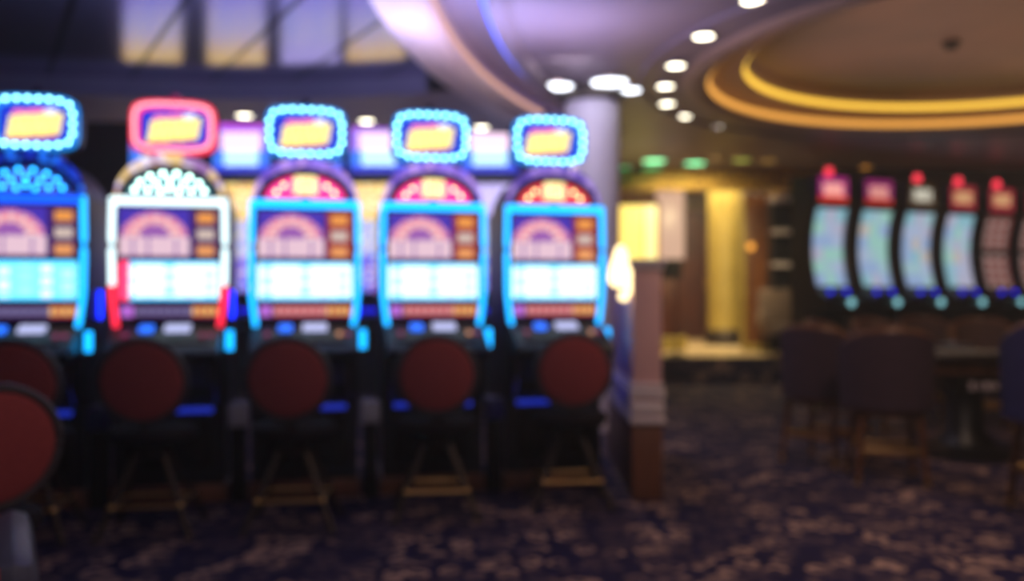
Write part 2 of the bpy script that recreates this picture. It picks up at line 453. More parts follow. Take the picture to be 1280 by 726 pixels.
t = thing('smoke_detector', 'small dark smoke detector on the brown dome ceiling', 'smoke detector', (x, y, 3.275))
MB().lathe([(0.001, -.05), (.04, -.05), (.05, -.03), (.05, 0)], 20).build('sensor_cap', black_matte, t)
MB().lathe([(0.07, -.02), (.075, 0), (.075, .02)], 20).build('base', dark_metal, t)

# ------------------------------------------------------------ main slot machines
def outline(w, h, n=56, e=7, bulge=0.13):
    pts = []
    for k in range(n):
        a = 2 * PI * (k + .5) / n
        ca, sa = math.cos(a), math.sin(a)
        x = math.copysign(abs(ca) ** (2 / e), ca); z = math.copysign(abs(sa) ** (2 / e), sa)
        pts.append((x * w / 2 * (1 + .05 * (1 - z * z)), z * h / 2 * (1 + bulge * (1 - x * x))))
    return pts
def resample(pts, n):
    P = [Vector(p) for p in pts]; P.append(P[0]); L = [0]
    for a, b in zip(P, P[1:]): L.append(L[-1] + (b - a).length)
    out, j = [], 0
    for k in range(n):
        d = L[-1] * k / n
        while L[j + 1] < d: j += 1
        out.append(P[j].lerp(P[j + 1], (d - L[j]) / (L[j + 1] - L[j])))
    return out
PUR, PINK, WHT = s(70, 40, 130), s(225, 165, 190), s(245, 225, 235)
def sign_col(u, v):
    # slanted yellow emblem on blue with a red upper swash
    x, z = u - .5 - .12 * (v - .5), v - .5 - .16 * (u - .5)
    if abs(x) < .37 and -.30 < z < .22:
        row = (z + .05) > 0
        ph = (u * 9 + (.3 if row else 0)) % 1
        if abs(z + .05) < .03: return s(255, 205, 150)
        return s(255, 240, 140) if ph < .8 else s(255, 215, 100)
    if abs(x + .05) < .30 and .22 <= z < .36: return s(240, 120, 170) if x < .1 else s(230, 230, 255)
    if abs(x) < .36 and -.38 < z <= -.30: return s(200, 60, 90)
    return s(30, 50, 190)
def upper_col(warm):
    def f(u, v):
        if u > .71:
            if u < .735: return s(50, 30, 110)
            c = s(150, 50, 60) if warm else s(70, 30, 90)
            for k, col in enumerate((s(225, 150, 90), s(200, 180, 170), s(230, 150, 70))):
                if abs(v - (.16 + .33 * k)) < .10 and .77 < u < .96: return col
            return c
        x, z = (u - .35) / .33, (v - .46) / .46
        r = math.hypot(x, z)
        if v < .40:
            if v < .06: return s(110, 60, 140)
            k = (u / .71 * 5) % 1
            return s(225, 190, 205) if .08 < k < .92 else s(150, 110, 170)
        if r < .45: return s(150, 90, 170)
        if r < .80: return s(235, 150, 160) if (math.atan2(z, x) * 6 / PI) % 1 < .7 else s(240, 215, 215)
        if r < .98: return s(215, 130, 170)
        return s(70, 50, 170)
    return f
def reel_col(red_left):
    def f(u, v):
        if red_left is True and u < .10: return s(255, 60, 110)
        k = (u * 5) % 1
        if k < .05 or k > .95: return s(70, 200, 255)
        if v < .07 or v > .93: return s(60, 190, 250)
        cell = int(u * 5)
        q = (v * 3 + cell * .37) % 1
        if .25 < k < .75 and .2 < q < .8: return (s(150, 215, 245), s(205, 235, 250), s(140, 225, 235), s(215, 225, 250), s(170, 220, 250))[cell % 5]
        return s(120, 225, 255) if red_left == 'cyan' else s(215, 252, 255)
    return f
def strip_col(warm):
    def f(u, v):
        if v < .1 or v > .9: return s(60, 20, 60)
        if u < .16: return s(190, 110, 220) if .02 < u < .14 else s(40, 20, 60)
        if u > .72: return s(235, 190, 110) if .2 < v < .8 and (u * 14) % 1 < .8 else s(200, 60, 60)
        k = (u * 12) % 1
        if .25 < v < .75 and k < .75: return s(220, 150, 150) if warm else s(120, 110, 150)
        return s(190, 50, 70) if warm else s(60, 40, 100)
    return f
def arch_col(kind):
    def f(u, v):
        r = .12 + .88 * v; x, z = r * math.cos(PI * (1 - u)), r * math.sin(PI * (1 - u))
        if kind == 'blue': return s(20, 60, 150) if (x * 5) % 1 < .8 else s(90, 60, 160)
        if kind == 'white': return s(60, 120, 130) if (x * 6) % 1 < .7 else s(20, 70, 100)
        if abs(x) < .30 and z > .18: return s(255, 240, 180) if (x * 9) % 1 < .7 else s(255, 170, 80)
        return s(235, 50, 140) if kind == 'pink' else s(200, 50, 70)
    return f
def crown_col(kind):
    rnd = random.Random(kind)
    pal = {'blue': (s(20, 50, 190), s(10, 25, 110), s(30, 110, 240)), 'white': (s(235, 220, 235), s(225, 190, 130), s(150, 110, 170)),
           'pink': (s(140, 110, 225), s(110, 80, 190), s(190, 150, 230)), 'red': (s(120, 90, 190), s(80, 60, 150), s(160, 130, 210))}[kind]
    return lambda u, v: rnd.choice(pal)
def slot_machine(loc, rz, label, sch):
    t = thing('slot_machine', label, 'slot machine', loc, rz, 'front row of arch topped slot machines')
    # cabinet: side profile + arched crown
    mb = MB()
    prof = [(.62, .10), (.62, 1.68), (.06, 1.68), (.0, 1.66), (.0, 1.00), (-.02, .985), (-.05, .84), (-.03, .62), (.02, .55), (.02, .10)]
    mb.prism(prof, -.295, .295, 'X')
    arch = [(.285 * math.cos(PI * k / 24), 1.67 + .26 * math.sin(PI * k / 24)) for k in range(25)]
    mb.prism(arch, .02, .55, 'Y')
    mb.build('cabinet', black_gloss, t)
    # arched rim
    rim = [(.245 * math.cos(PI * k / 24), -.0, 1.70 + .158 * math.sin(PI * k / 24)) for k in range(25)]
    MB().tube(rim, .022, 8).build('arch_rim', navy_gloss if sch['arch'] in ('blue',) else dark_metal, t)
    ap = panel('arch_glass', lambda u, v: (.222 * math.cos(PI * (1 - u)) * (.12 + .88 * v) , .012 - .006, 1.705 + .135 * math.sin(PI * (1 - u)) * (.12 + .88 * v)), 40, 12, arch_col(sch['arch']), scr_hi, t)
    bm_ = MB().ball((0, 0, 0), .012, 10).mesh('bulb', sch['archbulb'])
    spots = [(.085 * math.cos(a), .065 * math.sin(a)) for a in ()]
    if sch['arch'] in ('blue', 'white'):
        spots = [(r * math.cos(PI * (k + .5) / n), r * .62 * math.sin(PI * (k + .5) / n) + .008) for r, n in ((.185, 8), (.12, 5), (.055, 3)) for k in range(n)]
    else:
        spots = [(.17 * math.cos(a), .10 * math.sin(a)) for a in (.35, .8, 2.35, 2.8)]
    for x, z in spots: link('bulb', bm_, ap, (x, -.004, 1.705 + z))
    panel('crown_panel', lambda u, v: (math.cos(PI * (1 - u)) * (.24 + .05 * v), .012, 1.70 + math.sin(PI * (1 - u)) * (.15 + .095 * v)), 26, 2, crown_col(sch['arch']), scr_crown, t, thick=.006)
    # top bar and side tubes
    MB().box((0, -.02, 1.672), (.585, .035, .045), .012).build('light_bar', sch['top'], t)
    def side(sg):
        pts = [(sg * (.296 - .012 * abs(q - .35) - .09 * max(0, q - .7)), -.022 - .03 * max(0, q - .7), 1.690 - .77 * q) for q in [k / 16 for k in range(17)]]
        if sch.get('split'):
            o = MB().tube(pts[:11], .0165, 10).build('light_tube', sch['side'], t)
            MB().tube(pts[10:], .0165, 10).build('light_tube', sch['split'], t)
        else:
            MB().tube(pts, .015, 10).build('light_tube', sch['side'], t)
    side(-1); side(1)
    # screens, each in a black bezel
    def bez(z0, z1, w, y0=-.012): 
        o = [(-w - .014, z0 - .008), (w + .014, z0 - .008), (w + .014, z1 + .008), (-w - .014, z1 + .008)]
        i = [(-w, z0), (w, z0), (w, z1), (-w, z1)]
        return MB().ring_prism(o, i, y0, .01, 'Y')
    b = bez(1.362, 1.635, .262).build('screen_bezel', black_gloss, t, smooth=False)
    panel('art_screen', rect(-.262, .262, 1.362, 1.635, -.004), 40, 24, upper_col(sch['warm']), scr_mid, b)
    b = bez(1.128, 1.342, .262).build('screen_bezel', black_gloss, t, smooth=False)
    panel('reel_window', rect(-.262, .262, 1.128, 1.342, -.004), 40, 16, reel_col(sch.get('redleft')), scr_hi, b)
    b = bez(1.025, 1.108, .262).build('screen_bezel', black_gloss, t, smooth=False)
    panel('paytable_strip', rect(-.262, .262, 1.025, 1.108, -.004), 48, 8, strip_col(sch['warm']), scr_low, b)
    # sloping button deck
    dk = MB(); dk.prism([(.0, 1.0), (-.26, .875), (-.29, .845), (-.26, .80), (.0, .84)], -.285, .285, 'X')
    d = dk.build('button_deck', black_gloss, t)
    R = Matrix.Rotation(math.atan2(.125, .26), 4, 'X')
    def on(yf): return (-.26 * yf, 1.0 - .125 * yf)
    y, z = on(.30); MB().box((-.105, y, z + .010), (.075, .065, .022), .008, R).build('button', btn_blue, d)
    y, z = on(.28); MB().box((.055, y, z + .010), (.135, .075, .018), .006, R).build('display_panel', btn_white, d)
    for x, m in ((-.2, 'dim'), (.19, 'gold'), (.235, 'dim')):
        y, z = on(.55); MB().box((x, y, z + .008), (.03, .03, .018), .006, R).build('button', btn_amber if m == 'gold' and sch['warm'] else dim_red, d)
    y, z = on(.8); MB().box((0, y, z + .006), (.46, .03, .014), .005, R).build('bill_slot', dark_metal, d)
    # short pill lights low on the sides
    for sg in (1,) if not sch.get('bothpills') else (-1, 1):
        MB().tube([(sg * .322, -.03, .85 + k * .018) for k in range(7)], .019, 10).build('pill_light', sch['pill'], t)
    # chrome belly trim
    for sg in (-1, 1):
        MB().tube([(sg * .235, -.055, .82), (sg * .235, -.06, .74), (sg * .24, -.045, .64), (sg * .25, .0, .56)], .008, 8).build('chrome_trim', chrome, t)
    MB().box((0, -.046, .73), (.42, .012, .15), .004).build('belly_panel', navy_gloss, t)
    MB().box((0, .012, .515), (.46, .02, .03), .006).build('belly_light', belly_glow, t)
    MB().tube([(.303, .3, sch.get('strip', 1.02)), (.304, .3, 1.10), (.303, .3, sch.get('strip_top', 1.18))], .010, 8).build('side_light', side_blue, t)
    MB().box((0, .012, .33), (.44, .02, .26), .006).build('cabinet_door', black_matte, t)
    MB().box((0, .30, .05), (.62, .60, .10), .008).build('plinth', plinth_wood, t)
    # topper sign on its neck
    MB().box((0, .20, 1.905), (.26, .16, .10), .02).build('topper_neck', black_gloss, t)
    tp = MB().ring_prism(outline(.44, .272), outline(.362, .20), .10, .155, 'Y').build('topper_frame', sch['frame'], t)
    tp.location = (0, 0, 2.105)
    MB().prism(outline(.45, .28), .155, .24, 'Y').build('topper_housing', black_gloss, t, (0, 0, 2.105))
    panel('sign_face', rect(-.182, .182, -.112, .112, .148), 44, 24, sign_col, scr_sign, tp)
    bl = MB().ball((0, 0, 0), .011, 10).mesh('bulb', sch['bulb'])
    for p in resample(outline(.396, .231), sch.get('nb', 22)): link('bulb', bl, tp, (p[0], .098, p[1]))
    MB().lathe([(.03, 0), (.03, .02), (.022, .03), (.022, .05), (.012, .06), (.001, .062)], 16, (0, .19, 2.25)).build('candle_light', sch.get('candle', dark_metal), t)
    return t

blue_s = dict(arch='pink', archbulb=bulb_gold, top=cyan, side=cyan, frame=frame_cyan, bulb=bulb_cyan, pill=cyan, warm=True)
M_Z0, SX, SY = 4.9, .716, .147
RZ = math.atan2(SY, SX)
mx = lambda i: (-1.893 + SX * (i - 2), 4.9 + SY * (i - 2))
schemes = {
    1: dict(arch='blue', archbulb=bulb_blue, top=blue_tube, side=cyan, frame=frame_cyan, bulb=bulb_cyan, pill=cyan, warm=False, redleft='cyan'),
    2: dict(arch='white', archbulb=bulb_white, top=white_tube, side=white_tube, split=red_tube, frame=frame_red, bulb=bulb_pink, nb=44, pill=cyan, warm=False, redleft=True, belly=True, candle=dim_red),
    3: dict(blue_s, pill=cyan), 4: dict(blue_s), 5: dict(blue_s, arch='red', strip=.5, strip_top=1.3)}
mlabels = {
    1: 'arch topped slot machine with blue bulbs in its arch, cut by the left edge',
    2: 'slot machine with the pink red framed sign and white side tubes',
    3: 'blue lit slot machine next right of the red framed one',
    4: 'blue lit slot machine, second from the right end of the front row',
    5: 'blue lit slot machine at the right end, beside the pink partition'}
for i in range(1, 6):
    x, y = mx(i)
    slot_machine((x, y, 0), RZ, mlabels[i], schemes[i])
# slim pedestals standing between the cabinets
for i, tx in ((1, 'beside the red framed machine, on its left'), (2, 'between the red framed machine and the next blue one'), (3, 'between the third and fourth machines'), (4, 'between the last two machines')):
    x, y = mx(i + .5)
    t = thing('ticket_stand', 'slim dark stand ' + tx, 'stand', (x - .0, y + .0, 0), RZ, 'stands between the slot machines')
    MB().box((0, .05, .21), (.075, .16, .42), .006).build('pedestal', black_matte, t)
    MB().box((0, .03, .485), (.105, .14, .13), .012).build('ticket_box', pale_box if i in (2, 3) else navy_gloss, t)

# ------------------------------------------------------------ second row behind
BR = random.Random(5)
def back_col(u, v):
    if v > .66:
        return BR.choice([s(250, 210, 90), s(240, 190, 60), s(255, 230, 140), s(225, 170, 80)])
    if v > .34:
        return BR.choice([s(205, 195, 225), s(170, 165, 225), s(225, 215, 200), s(150, 170, 230)])
    return BR.choice([s(110, 130, 235), s(150, 100, 200), s(80, 90, 220), s(190, 180, 220)])
def back_col2(u, v):
    c = back_col(u, v)
    if v > .68: return s(190, 180, 235) if (u * 6) % 1 < .8 else s(160, 140, 210)
    return c
def btop_col(u, v):
    if v > .90: return s(190, 60, 220)
    if v > .45: return s(250, 215, 240) if .14 < u < .86 and v < .82 else s(150, 110, 230)
    if v > .12: return s(190, 235, 255) if .22 < u < .8 else s(60, 120, 240)
    return s(50, 60, 210)
back_px = [(190, 0, 'seen just left of the red framed sign'), (295, 0, 'seen just right of the red framed sign'), (388, 1, 'mostly hidden behind the third front machine'),
           (470, 0, 'seen between the third and fourth front signs'), (612, 1, 'seen between the two rightmost front signs')]
for px, kd, tx in back_px:
    x, y, _ = dp(px, 300, 10.5)
    t = thing('video_slot_machine', 'purple lit rear row slot machine, ' + tx, 'slot machine', (x, y, 0), 0, 'rear row of tall video slots')
    MB().prism([(.6, 0), (.6, 2.59), (.1, 2.59), (.0, 2.5), (.0, 1.05), (-.25, .92), (-.25, .82), (.02, .75), (.02, 0)], -.37, .37, 'X').build('cabinet', black_gloss, t)
    panel('tall_screen', rect(-.345, .345, 1.2, 2.48, -.008), 18, 30, back_col2 if kd else back_col, scr_bscreen, t, thick=.006)
    MB().box((0, -.13, .985), (.5, .16, .03), .01).build('button_panel', btn_deepblue, t)
    MB().box((0, .3, 2.61), (.3, .2, .06), .01).build('sign_neck', black_matte, t)
    MB().box((0, .28, 2.94), (.72, .16, .64), .03).build('sign_housing', navy_gloss, t)
    panel('sign_face', rect(-.34, .34, 2.65, 3.24, .19), 20, 16, btop_col, scr_back, t, thick=.008)

# ------------------------------------------------------------ lilac column
t = thing('column', 'round lilac column with dark collar behind the rightmost machine', 'column', (dp(740, 200, 7.8)[0], 7.8, 0))
MB().lathe([(.24, 0), (.24, 2.84)], 48).build('shaft', lilac_paint, t)
MB().lathe([(.25, 2.84), (.30, 2.86), (.30, 2.92), (.26, 2.945)], 48).build('collar', dark_metal, t)
MB().lathe([(.29, 0), (.29, .12), (.26, .15), (.242, .15)], 48).build('base', white_trim, t)

# ------------------------------------------------------------ end partition beside the row
px_, py_ = .762, 5.0
t = thing('partition', 'low pink end partition with white moulding and wooden base', 'partition', (px_, py_, 0), math.radians(-1))
PD = 1.5
MB().box((0, PD / 2, .86), (.165, PD, .88), .006).build('upper_panel', pink_panel, t)
MB().box((0, PD / 2, .215), (.172, PD + .01, .43), .006).build('base_panel', plinth_wood, t)
m_ = MB()
for z, w, h in ((.45, .20, .04), (.52, .19, .08), (.60, .20, .05), (.645, .182, .03)): m_.box((0, PD / 2, z), (w, PD + w * .2, h), .008)
m_.build('moulding', white_trim, t)
m_ = MB(); m_.box((0, PD / 2, 1.315), (.19, PD + .03, .03), .006); m_.box((0, PD / 2, 1.345), (.21, PD + .05, .03), .008)
m_.build('cap_rail', white_trim, t)
# glass lamp clamped on the near left corner
lx, ly, lz = dp(776, 340, 5.12)
t = thing('table_lamp', 'dazzling warm glass lamp on the partition beside the rightmost machine', 'lamp', (px_ - .105, 5.14, 1.18))
MB().bar((.02, 0, -.02), (-.03, -.03, -.02), .012).bar((-.03, -.03, -.02), (-.03, -.03, .02), .01).build('bracket', brass, t)
MB().lathe([(.02, .02), (.05, .03), (.07, .06), (.066, .12), (.045, .19), (.03, .24), (.015, .26), (.001, .265)], 20, (-.03, -.03, .0)).ball((.01, -.055, .09), .06, 14, (1, 1, 1.3)).build('glass_shade', sconce_glow, t)
MB().ball((.035, -.07, .02), .042, 14).ball((-.02, -.09, -.03), .03, 12).build('glass_drop', sconce_glow, t)

# ------------------------------------------------------------ round backed stools
def stool(loc, rz, label):
    t = thing('stool', label, 'stool', loc, rz, 'round backed red stools')
    # local: sitter faces +y, back at -y
    k = MB(); k.lathe([(.001, -.035), (.13, -.034), (.175, -.022), (.193, 0), (.175, .022), (.13, .034), (.001, .036)], 40, (0, 0, 0), 'Y')
    b = k.build('backrest', red_fabric, t, (0, -.20, .75), (math.radians(8), 0, 0))
    r = MB(); r.tube([(.197 * math.cos(2 * PI * q / 40), 0, .197 * math.sin(2 * PI * q / 40)) for q in range(40)], .017, 10, True)
    r.build('rim', rim_grey, b)
    MB().tube([(0, -.09, .44), (0, -.13, .48), (0, -.16, .54), (0, -.17, .64)], .02, 10).build('back_support', dark_metal, t)
    MB().lathe([(.12, .43), (.19, .44), (.215, .47), (.21, .505), (.17, .525), (.001, .53)], 36).build('seat', seat_black, t)
    MB().lathe([(.06, .36), (.075, .39), (.075, .43), (.03, .435)], 20).build('swivel', dark_metal, t)
    for sx in (-1, 1):
        for sy in (-1, 1):
            MB().bar((sx * .215, sy * .19, .0), (sx * .055, sy * .05, .40), .015, .017, 10).build('leg', dark_metal, t)
    for sy in (-1, 1):
        MB().bar((-.155, sy * .138, .15), (.155, sy * .138, .15), .010).ball((-.155, sy * .138, .15), .019).ball((.155, sy * .138, .15), .019).build('footrest', brass, t)
    for sx in (-1, 1):
        MB().bar((sx * .155, -.138, .15), (sx * .155, .138, .15), .011).build('footrest', brass, t)
    return t
def stool_at(px, Y, rz, label, first=[None]):
    x = (px - CX) * Y / F
    off = Vector((-.20 * -math.sin(rz) * -1, .0))
    # the back sits .2 behind the pivot; shift so that the back lands on (px, Y)
    bx, by = .20 * math.sin(rz), -.20 * math.cos(rz)
    loc = (x - bx, Y - by, 0)
    if first[0] is None: first[0] = stool(loc, rz, label); return first[0]
    return dup(first[0], label, loc, rz)
stool_at(178, 4.15, math.radians(8), 'red round backed stool in front of the red framed machine')
stool_at(360, 4.27, math.radians(5), 'red round backed stool in front of the third machine from the left')
stool_at(546, 4.48, math.radians(6), 'red round backed stool in front of the fourth machine from the left')
stool_at(717, 4.72, math.radians(4), 'red round backed stool at the rightmost machine by the partition')
stool_at(16, 4.05, math.radians(12), 'red stool at the leftmost machine, half hidden behind a nearer stool')
near = stool_at(-6, 2.62, math.radians(48), 'nearest red oval looking stool, large against the left edge')

near.scale = (.93, .93, .93)
# armchair in the near left corner (its arm shows)
t = thing('armchair', 'low grey leather armchair in the bottom left corner, only its arm showing', 'armchair', (-1.385, 1.88, 0), math.radians(30))
MB().box((0, -.02, .30), (.46, .46, .14), .04).build('seat', red_fabric, t)
MB().box((0, .25, .46), (.56, .1, .30), .04).build('backrest', red_fabric, t)
for sx in (-1, 1):
    ar = MB().box((sx * .285, 0, .475), (.092, .54, .28), .042).build('arm', grey_leather, t)
    MB().tube([(sx * .285 - .03, -.266, .36), (sx * .285 - .03, -.276, .54), (sx * .285 - .03, -.25, .60)], .006, 6).build('piping', red_fabric, ar)
    for sy in (-1, 1): MB().bar((sx * .21, sy * .2, 0), (sx * .2, sy * .19, .25), .016, .024).build('leg', chair_wood, t)

# ------------------------------------------------------------ tall curved slot machines at right
def tall_col(seed, two=False):
    rnd = random.Random(seed)
    cells = {}
    def f(u, v):
        if two:
            if .46 < v < .56: return s(12, 10, 12)
            return s(150, 125, 118) if (u * 3) % 1 < .75 and (v * 8) % 1 < .75 else s(110, 50, 48)
        i, j = int(u * 3), int(v * 6)
        k = (i, j)
        if k not in cells: cells[k] = rnd.choice([s(170, 205, 215), s(150, 200, 215), s(180, 195, 225), s(165, 215, 205), s(190, 190, 215), s(205, 195, 190), s(160, 185, 225)])
        if (u * 3) % 1 < .06: return s(100, 150, 190)
        return cells[k]
    return f
def top_col(kind):
    def f(u, v):
        in_ = .14 < u < .86 and .28 < v < .75
        if kind == 'white': return s(240, 235, 215) if in_ and (u * 8) % 1 < .75 else (s(90, 70, 50) if v < .5 else s(60, 40, 20))
        if kind == 'gold': return s(245, 200, 140) if in_ and (u * 6 + v) % 1 < .7 else s(170, 40, 60)
        if in_: return s(250, 190, 170) if (u * 7 + v * 2) % 1 < .65 else s(230, 70, 110)
        return s(150, 30, 110) if v > .25 else s(200, 50, 40)
    return f
RX, RY, RR = .675, .30, math.radians(24)
tops = ['pink', 'pink', 'white', 'gold', 'gold', 'gold']
tl = ['nearest the gold column, first of the right bank', 'second of the right bank, no red beacon', 'third of the right bank, white lettered sign',
      'fourth of the right bank, gold and red sign', 'fifth of the right bank, dim stacked screens', 'last of the right bank, cut off by the right edge']
for i in range(6):
    Z = 10.8 + RY * i; X = (1035 - CX) * 10.8 / F + RX * i
    two = i >= 4
    t = thing('curved_slot_machine', 'tall curved slot machine, ' + tl[i], 'slot machine', (X, Z, 0), RR, 'right bank of tall curved slots')
    arc = lambda v: -.095 * (2 * v - 1) ** 2
    pr = [(.32, 0), (.32, 2.62), (.1, 2.62)] + [(.02 + arc(v) , 1.24 + 1.0 * v) for v in [k / 10 for k in range(10, -1, -1)]] + [(-.32, 1.12), (-.32, 1.05), (.0, .95), (.0, 0)]
    MB().prism(pr, -.29, .29, 'X').build('cabinet', black_gloss, t)
    panel('curved_screen', lambda u, v: (-.235 + .47 * u, .005 + arc(.03 + v * .94), 1.27 + .94 * v), 18, 24, tall_col(i, two), scr_low if two else scr_far, t, thick=.008)
    for sg in (-1, 1):
        MB().tube([(sg * .265, .0 + arc(k / 10), 1.24 + 1.0 * k / 10) for k in range(11)], .012, 8).build('side_rail', chrome, t)
    MB().box((0, -.01, 2.44), (.5, .16, .34), .03).build('sign_housing', navy_gloss, t)
    panel('sign_face', rect(-.225, .225, 2.29, 2.59, -.098), 20, 12, top_col(tops[i]), scr_far if i != 0 else scr_mid, t, thick=.006)
    if i != 1:
        MB().lathe([(.04, 2.62), (.045, 2.63), (.045, 2.68), (.03, 2.71), (.001, 2.715)], 16, (.0, -.02, 0)).build('beacon', beacon_red, t)
    for x in (-.17, .08): MB().ball((x, -.22, 1.205), .035, 12, (1, .7, .8)).build('button_light', btn_deepblue, t)
    MB().ball((.02, -.36, 1.075), .05, 12, (1, .4, .9)).build('play_button', btn_teal, t)
    MB().box((0, -.20, 1.165), (.46, .2, .03), .01, Matrix.Rotation(.2, 4, 'X')).build('button_deck', black_matte, t)
    MB().box((.0, -.012, .55), (.4, .02, .6), .006).build('cabinet_door', black_matte, t)

# ------------------------------------------------------------ card table and chairs at right
def barrel_chair(loc, rz, label, fab, first={}):
    if fab.name in first: return dup(first[fab.name], label, loc, rz)
    t = thing('casino_chair', label, 'chair', loc, rz, 'upholstered chairs around the card table')
    n = 18; A = math.radians(115)
    def shell(r0, r1):
        vs, fs = [], []
        for k in range(n + 1):
            a = -A + 2 * A * k / n
            top = .93 - .20 * (abs(a) / A) ** 2.2
            for r, z in ((r0, .46), (r0 * 1.03, top), (r1 * 1.03, top), (r1, .46)):
                vs.append((r * math.sin(a), -r * math.cos(a) + .02, z))
        for k in range(n):
            for q in range(4): fs.append((k * 4 + q, k * 4 + (q + 1) % 4, (k + 1) * 4 + (q + 1) % 4, (k + 1) * 4 + q))
        fs += [(3, 2, 1, 0), (n * 4, n * 4 + 1, n * 4 + 2, n * 4 + 3)]
        me = bpy.data.meshes.new('backrest'); me.from_pydata(vs, [], fs); me.materials.append(fab)
        me.polygons.foreach_set('use_smooth', [True] * len(me.polygons)); me.set_sharp_from_angle(angle=math.radians(40))
        return me
    b = link('backrest', shell(.275, .215), t)
    rail = []
    for k in range(n + 1):
        a = -A + 2 * A * k / n
        rail.append((.252 * math.sin(a), -.252 * math.cos(a) + .02, .935 - .20 * (abs(a) / A) ** 2.2))
    MB().tube(rail, .024, 8).build('top_rail', chair_wood, b)
    MB().lathe([(.16, .46), (.205, .48), (.21, .54), (.18, .58), (.001, .59)], 32, (0, .02, 0)).build('seat', fab, t)
    MB().lathe([(.19, .41), (.23, .42), (.23, .46), (.19, .465)], 32, (0, .02, 0)).build('seat_frame', chair_wood, t)
    for sx in (-1, 1):
        for sy in (-1, 1):
            l = MB().bar((sx * .20, sy * .19 + .02, 0), (sx * .165, sy * .15 + .02, .43), .014, .022).build('leg', chair_wood, t)
            MB().bar((sx * .20, sy * .19 + .02, .0), (sx * .196, sy * .185 + .02, .05), .018, .02).build('foot_cap', brass, l)
    for sy in (-1, 1):
        MB().box((0, sy * .172 + .02, .2), (.34, .024, .04), .006).build('footrest', brass, t)
    for sx in (-1, 1):
        MB().bar((sx * .184, -.15, .2), (sx * .184, .19, .2), .012).build('stretcher', chair_wood, t)
    return t
tx0, ty0 = dp(1205, 440, 6.45)[:2]
def ch(px, Y, rz, label, fab): barrel_chair(((px - CX) * Y / F, Y, 0), rz, label, fab)
ch(1108, 5.55, math.radians(-12), 'purple chair nearest the view at the card table, brass footrest showing', purple_fabric)
ch(1026, 6.15, math.radians(-50), 'purple chair at the left end of the card table', purple_fabric)
ch(1045, 7.35, math.radians(-125), 'brown chair leftmost of those behind the card table', brown_fabric)
ch(1103, 7.75, math.radians(-155), 'brown chair second from the left behind the card table', brown_fabric)
ch(1160, 8.45, math.radians(180), 'brown chair directly behind the middle of the card table', brown_fabric)
ch(1228, 7.8, math.radians(160), 'brown chair rightmost of those behind the card table', brown_fabric)
t = thing('card_table', 'half round card table with grey felt top and padded rail', 'table', (tx0, ty0, 0), 0)
def dshape(rx, ry, y0): return [(rx * math.cos(a), y0 - ry * math.sin(a)) for a in [PI * k / 28 for k in range(29)]]
MB().prism(dshape(.80, .62, .35), .70, .735, 'Z').build('felt_top', felt, t)
rl = MB(); rl.tube([(x, y, .735) for x, y in dshape(.84, .66, .35)], .038, 10); rl.build('padded_rail', rail_pad, t)
MB().prism(dshape(.74, .56, .33), .60, .70, 'Z').build('apron', chair_wood, t)
MB().lathe([(.34, 0), (.34, .05), (.2, .09), (.13, .2), (.13, .5), (.24, .60)], 28).build('pedestal', black_gloss, t)
MB().box((.0, .30, .765), (.42, .14, .05), .01).build('chip_tray', chrome, t)
pq = MB()
for k, w in enumerate((.035, .02, .045, .03)): pq.box((-.07 + k * .055, -.245, .52), (w, .014, .055 - .01 * (k % 2)), .003)
MB().box((.0, -.226, .52), (.30, .024, .12), .004).build('sign_plaque', black_matte, t)
pq.build('plaque_mark', white_trim, t)
MB().bar((0, -.215, .52), (0, -.12, .52), .012).build('plaque_bracket', dark_metal, t)
# near right chair with pale edge
nb = barrel_chair((2.86, 4.55, 0), math.radians(-15), 'blue chair at the far right edge, nearer than the card table', blue_fabric)

nb.scale = (1.1, 1.1, 1.12)
# ------------------------------------------------------------ lobby beyond
pl = MB().box((4.2, 14.6, .17), (6.2, 5.8, .34)).build('floor_lobby', carpet, smooth=False); struct(pl)
struct(MB().box((2.75, 14.6, .345), (3.3, 5.7, .012)).build('floor_marble', marble, smooth=False))
FZ = .352
struct(MB().box((2.7, 12.58, 2.83), (3.4, .16, .36), .01).build('trim_6', glitter, smooth=False))
# yellow backlit panel
def yel(u, v):
    if abs(u - .64) < .03 or u < .03 or u > .97: return s(230, 165, 60)
    return s(255, 225, 110) if u < .64 else s(255, 235, 150)
x, y, z = dp(798, 280, 12.9)
t = thing('light_panel', 'bright yellow backlit panel beside the lilac column', 'light panel', (x, 12.9, FZ))
MB().box((0, .06, 1.1), (.62, .1, 2.2), .01).build('housing', gold_wall, t)
panel('lit_face', rect(-.28, .28, 1.1, 2.12, .0), 28, 10, yel, box_yellow, t, thick=.01)
x = dp(839, 280, 13.2)[0]
t = thing('pilaster', 'square pilaster with pale glowing upper shade, left of the dark doorway', 'pilaster', (x, 13.3, FZ))
MB().box((0, 0, 1.86), (.38, .3, 1.02), .02).build('lit_shade', shade_pale, t)
MB().box((0, 0, .78), (.30, .24, 1.16), .01).build('shaft', red_wood, t)
MB().box((0, 0, .1), (.44, .36, .2), .01).build('base', gold_paint, t)
x = dp(868, 300, 15.2)[0]
t = thing('door', 'dark red wooden door behind the gold column', 'door', (x, 16.6, FZ))
MB().box((.1, 0, 1.2), (1.0, .08, 2.4), .01).build('panel', red_wood, t)
MB().box((-.43, -.02, 1.2), (.08, .12, 2.44), .01).box((.63, -.02, 1.2), (.08, .12, 2.44), .01).build('frame', chair_wood, t)
MB().bar((.5, -.06, .95), (.5, -.06, 1.2), .015).bar((.5, -.07, .97), (.5, -.03, .97), .01).bar((.5, -.07, 1.18), (.5, -.03, 1.18), .01).build('handle', brass, t)
x = dp(906, 300, 14.6)[0]
t = thing('gold_column', 'thick golden column with dark base in the lit lobby', 'column', (x, 14.6, FZ))
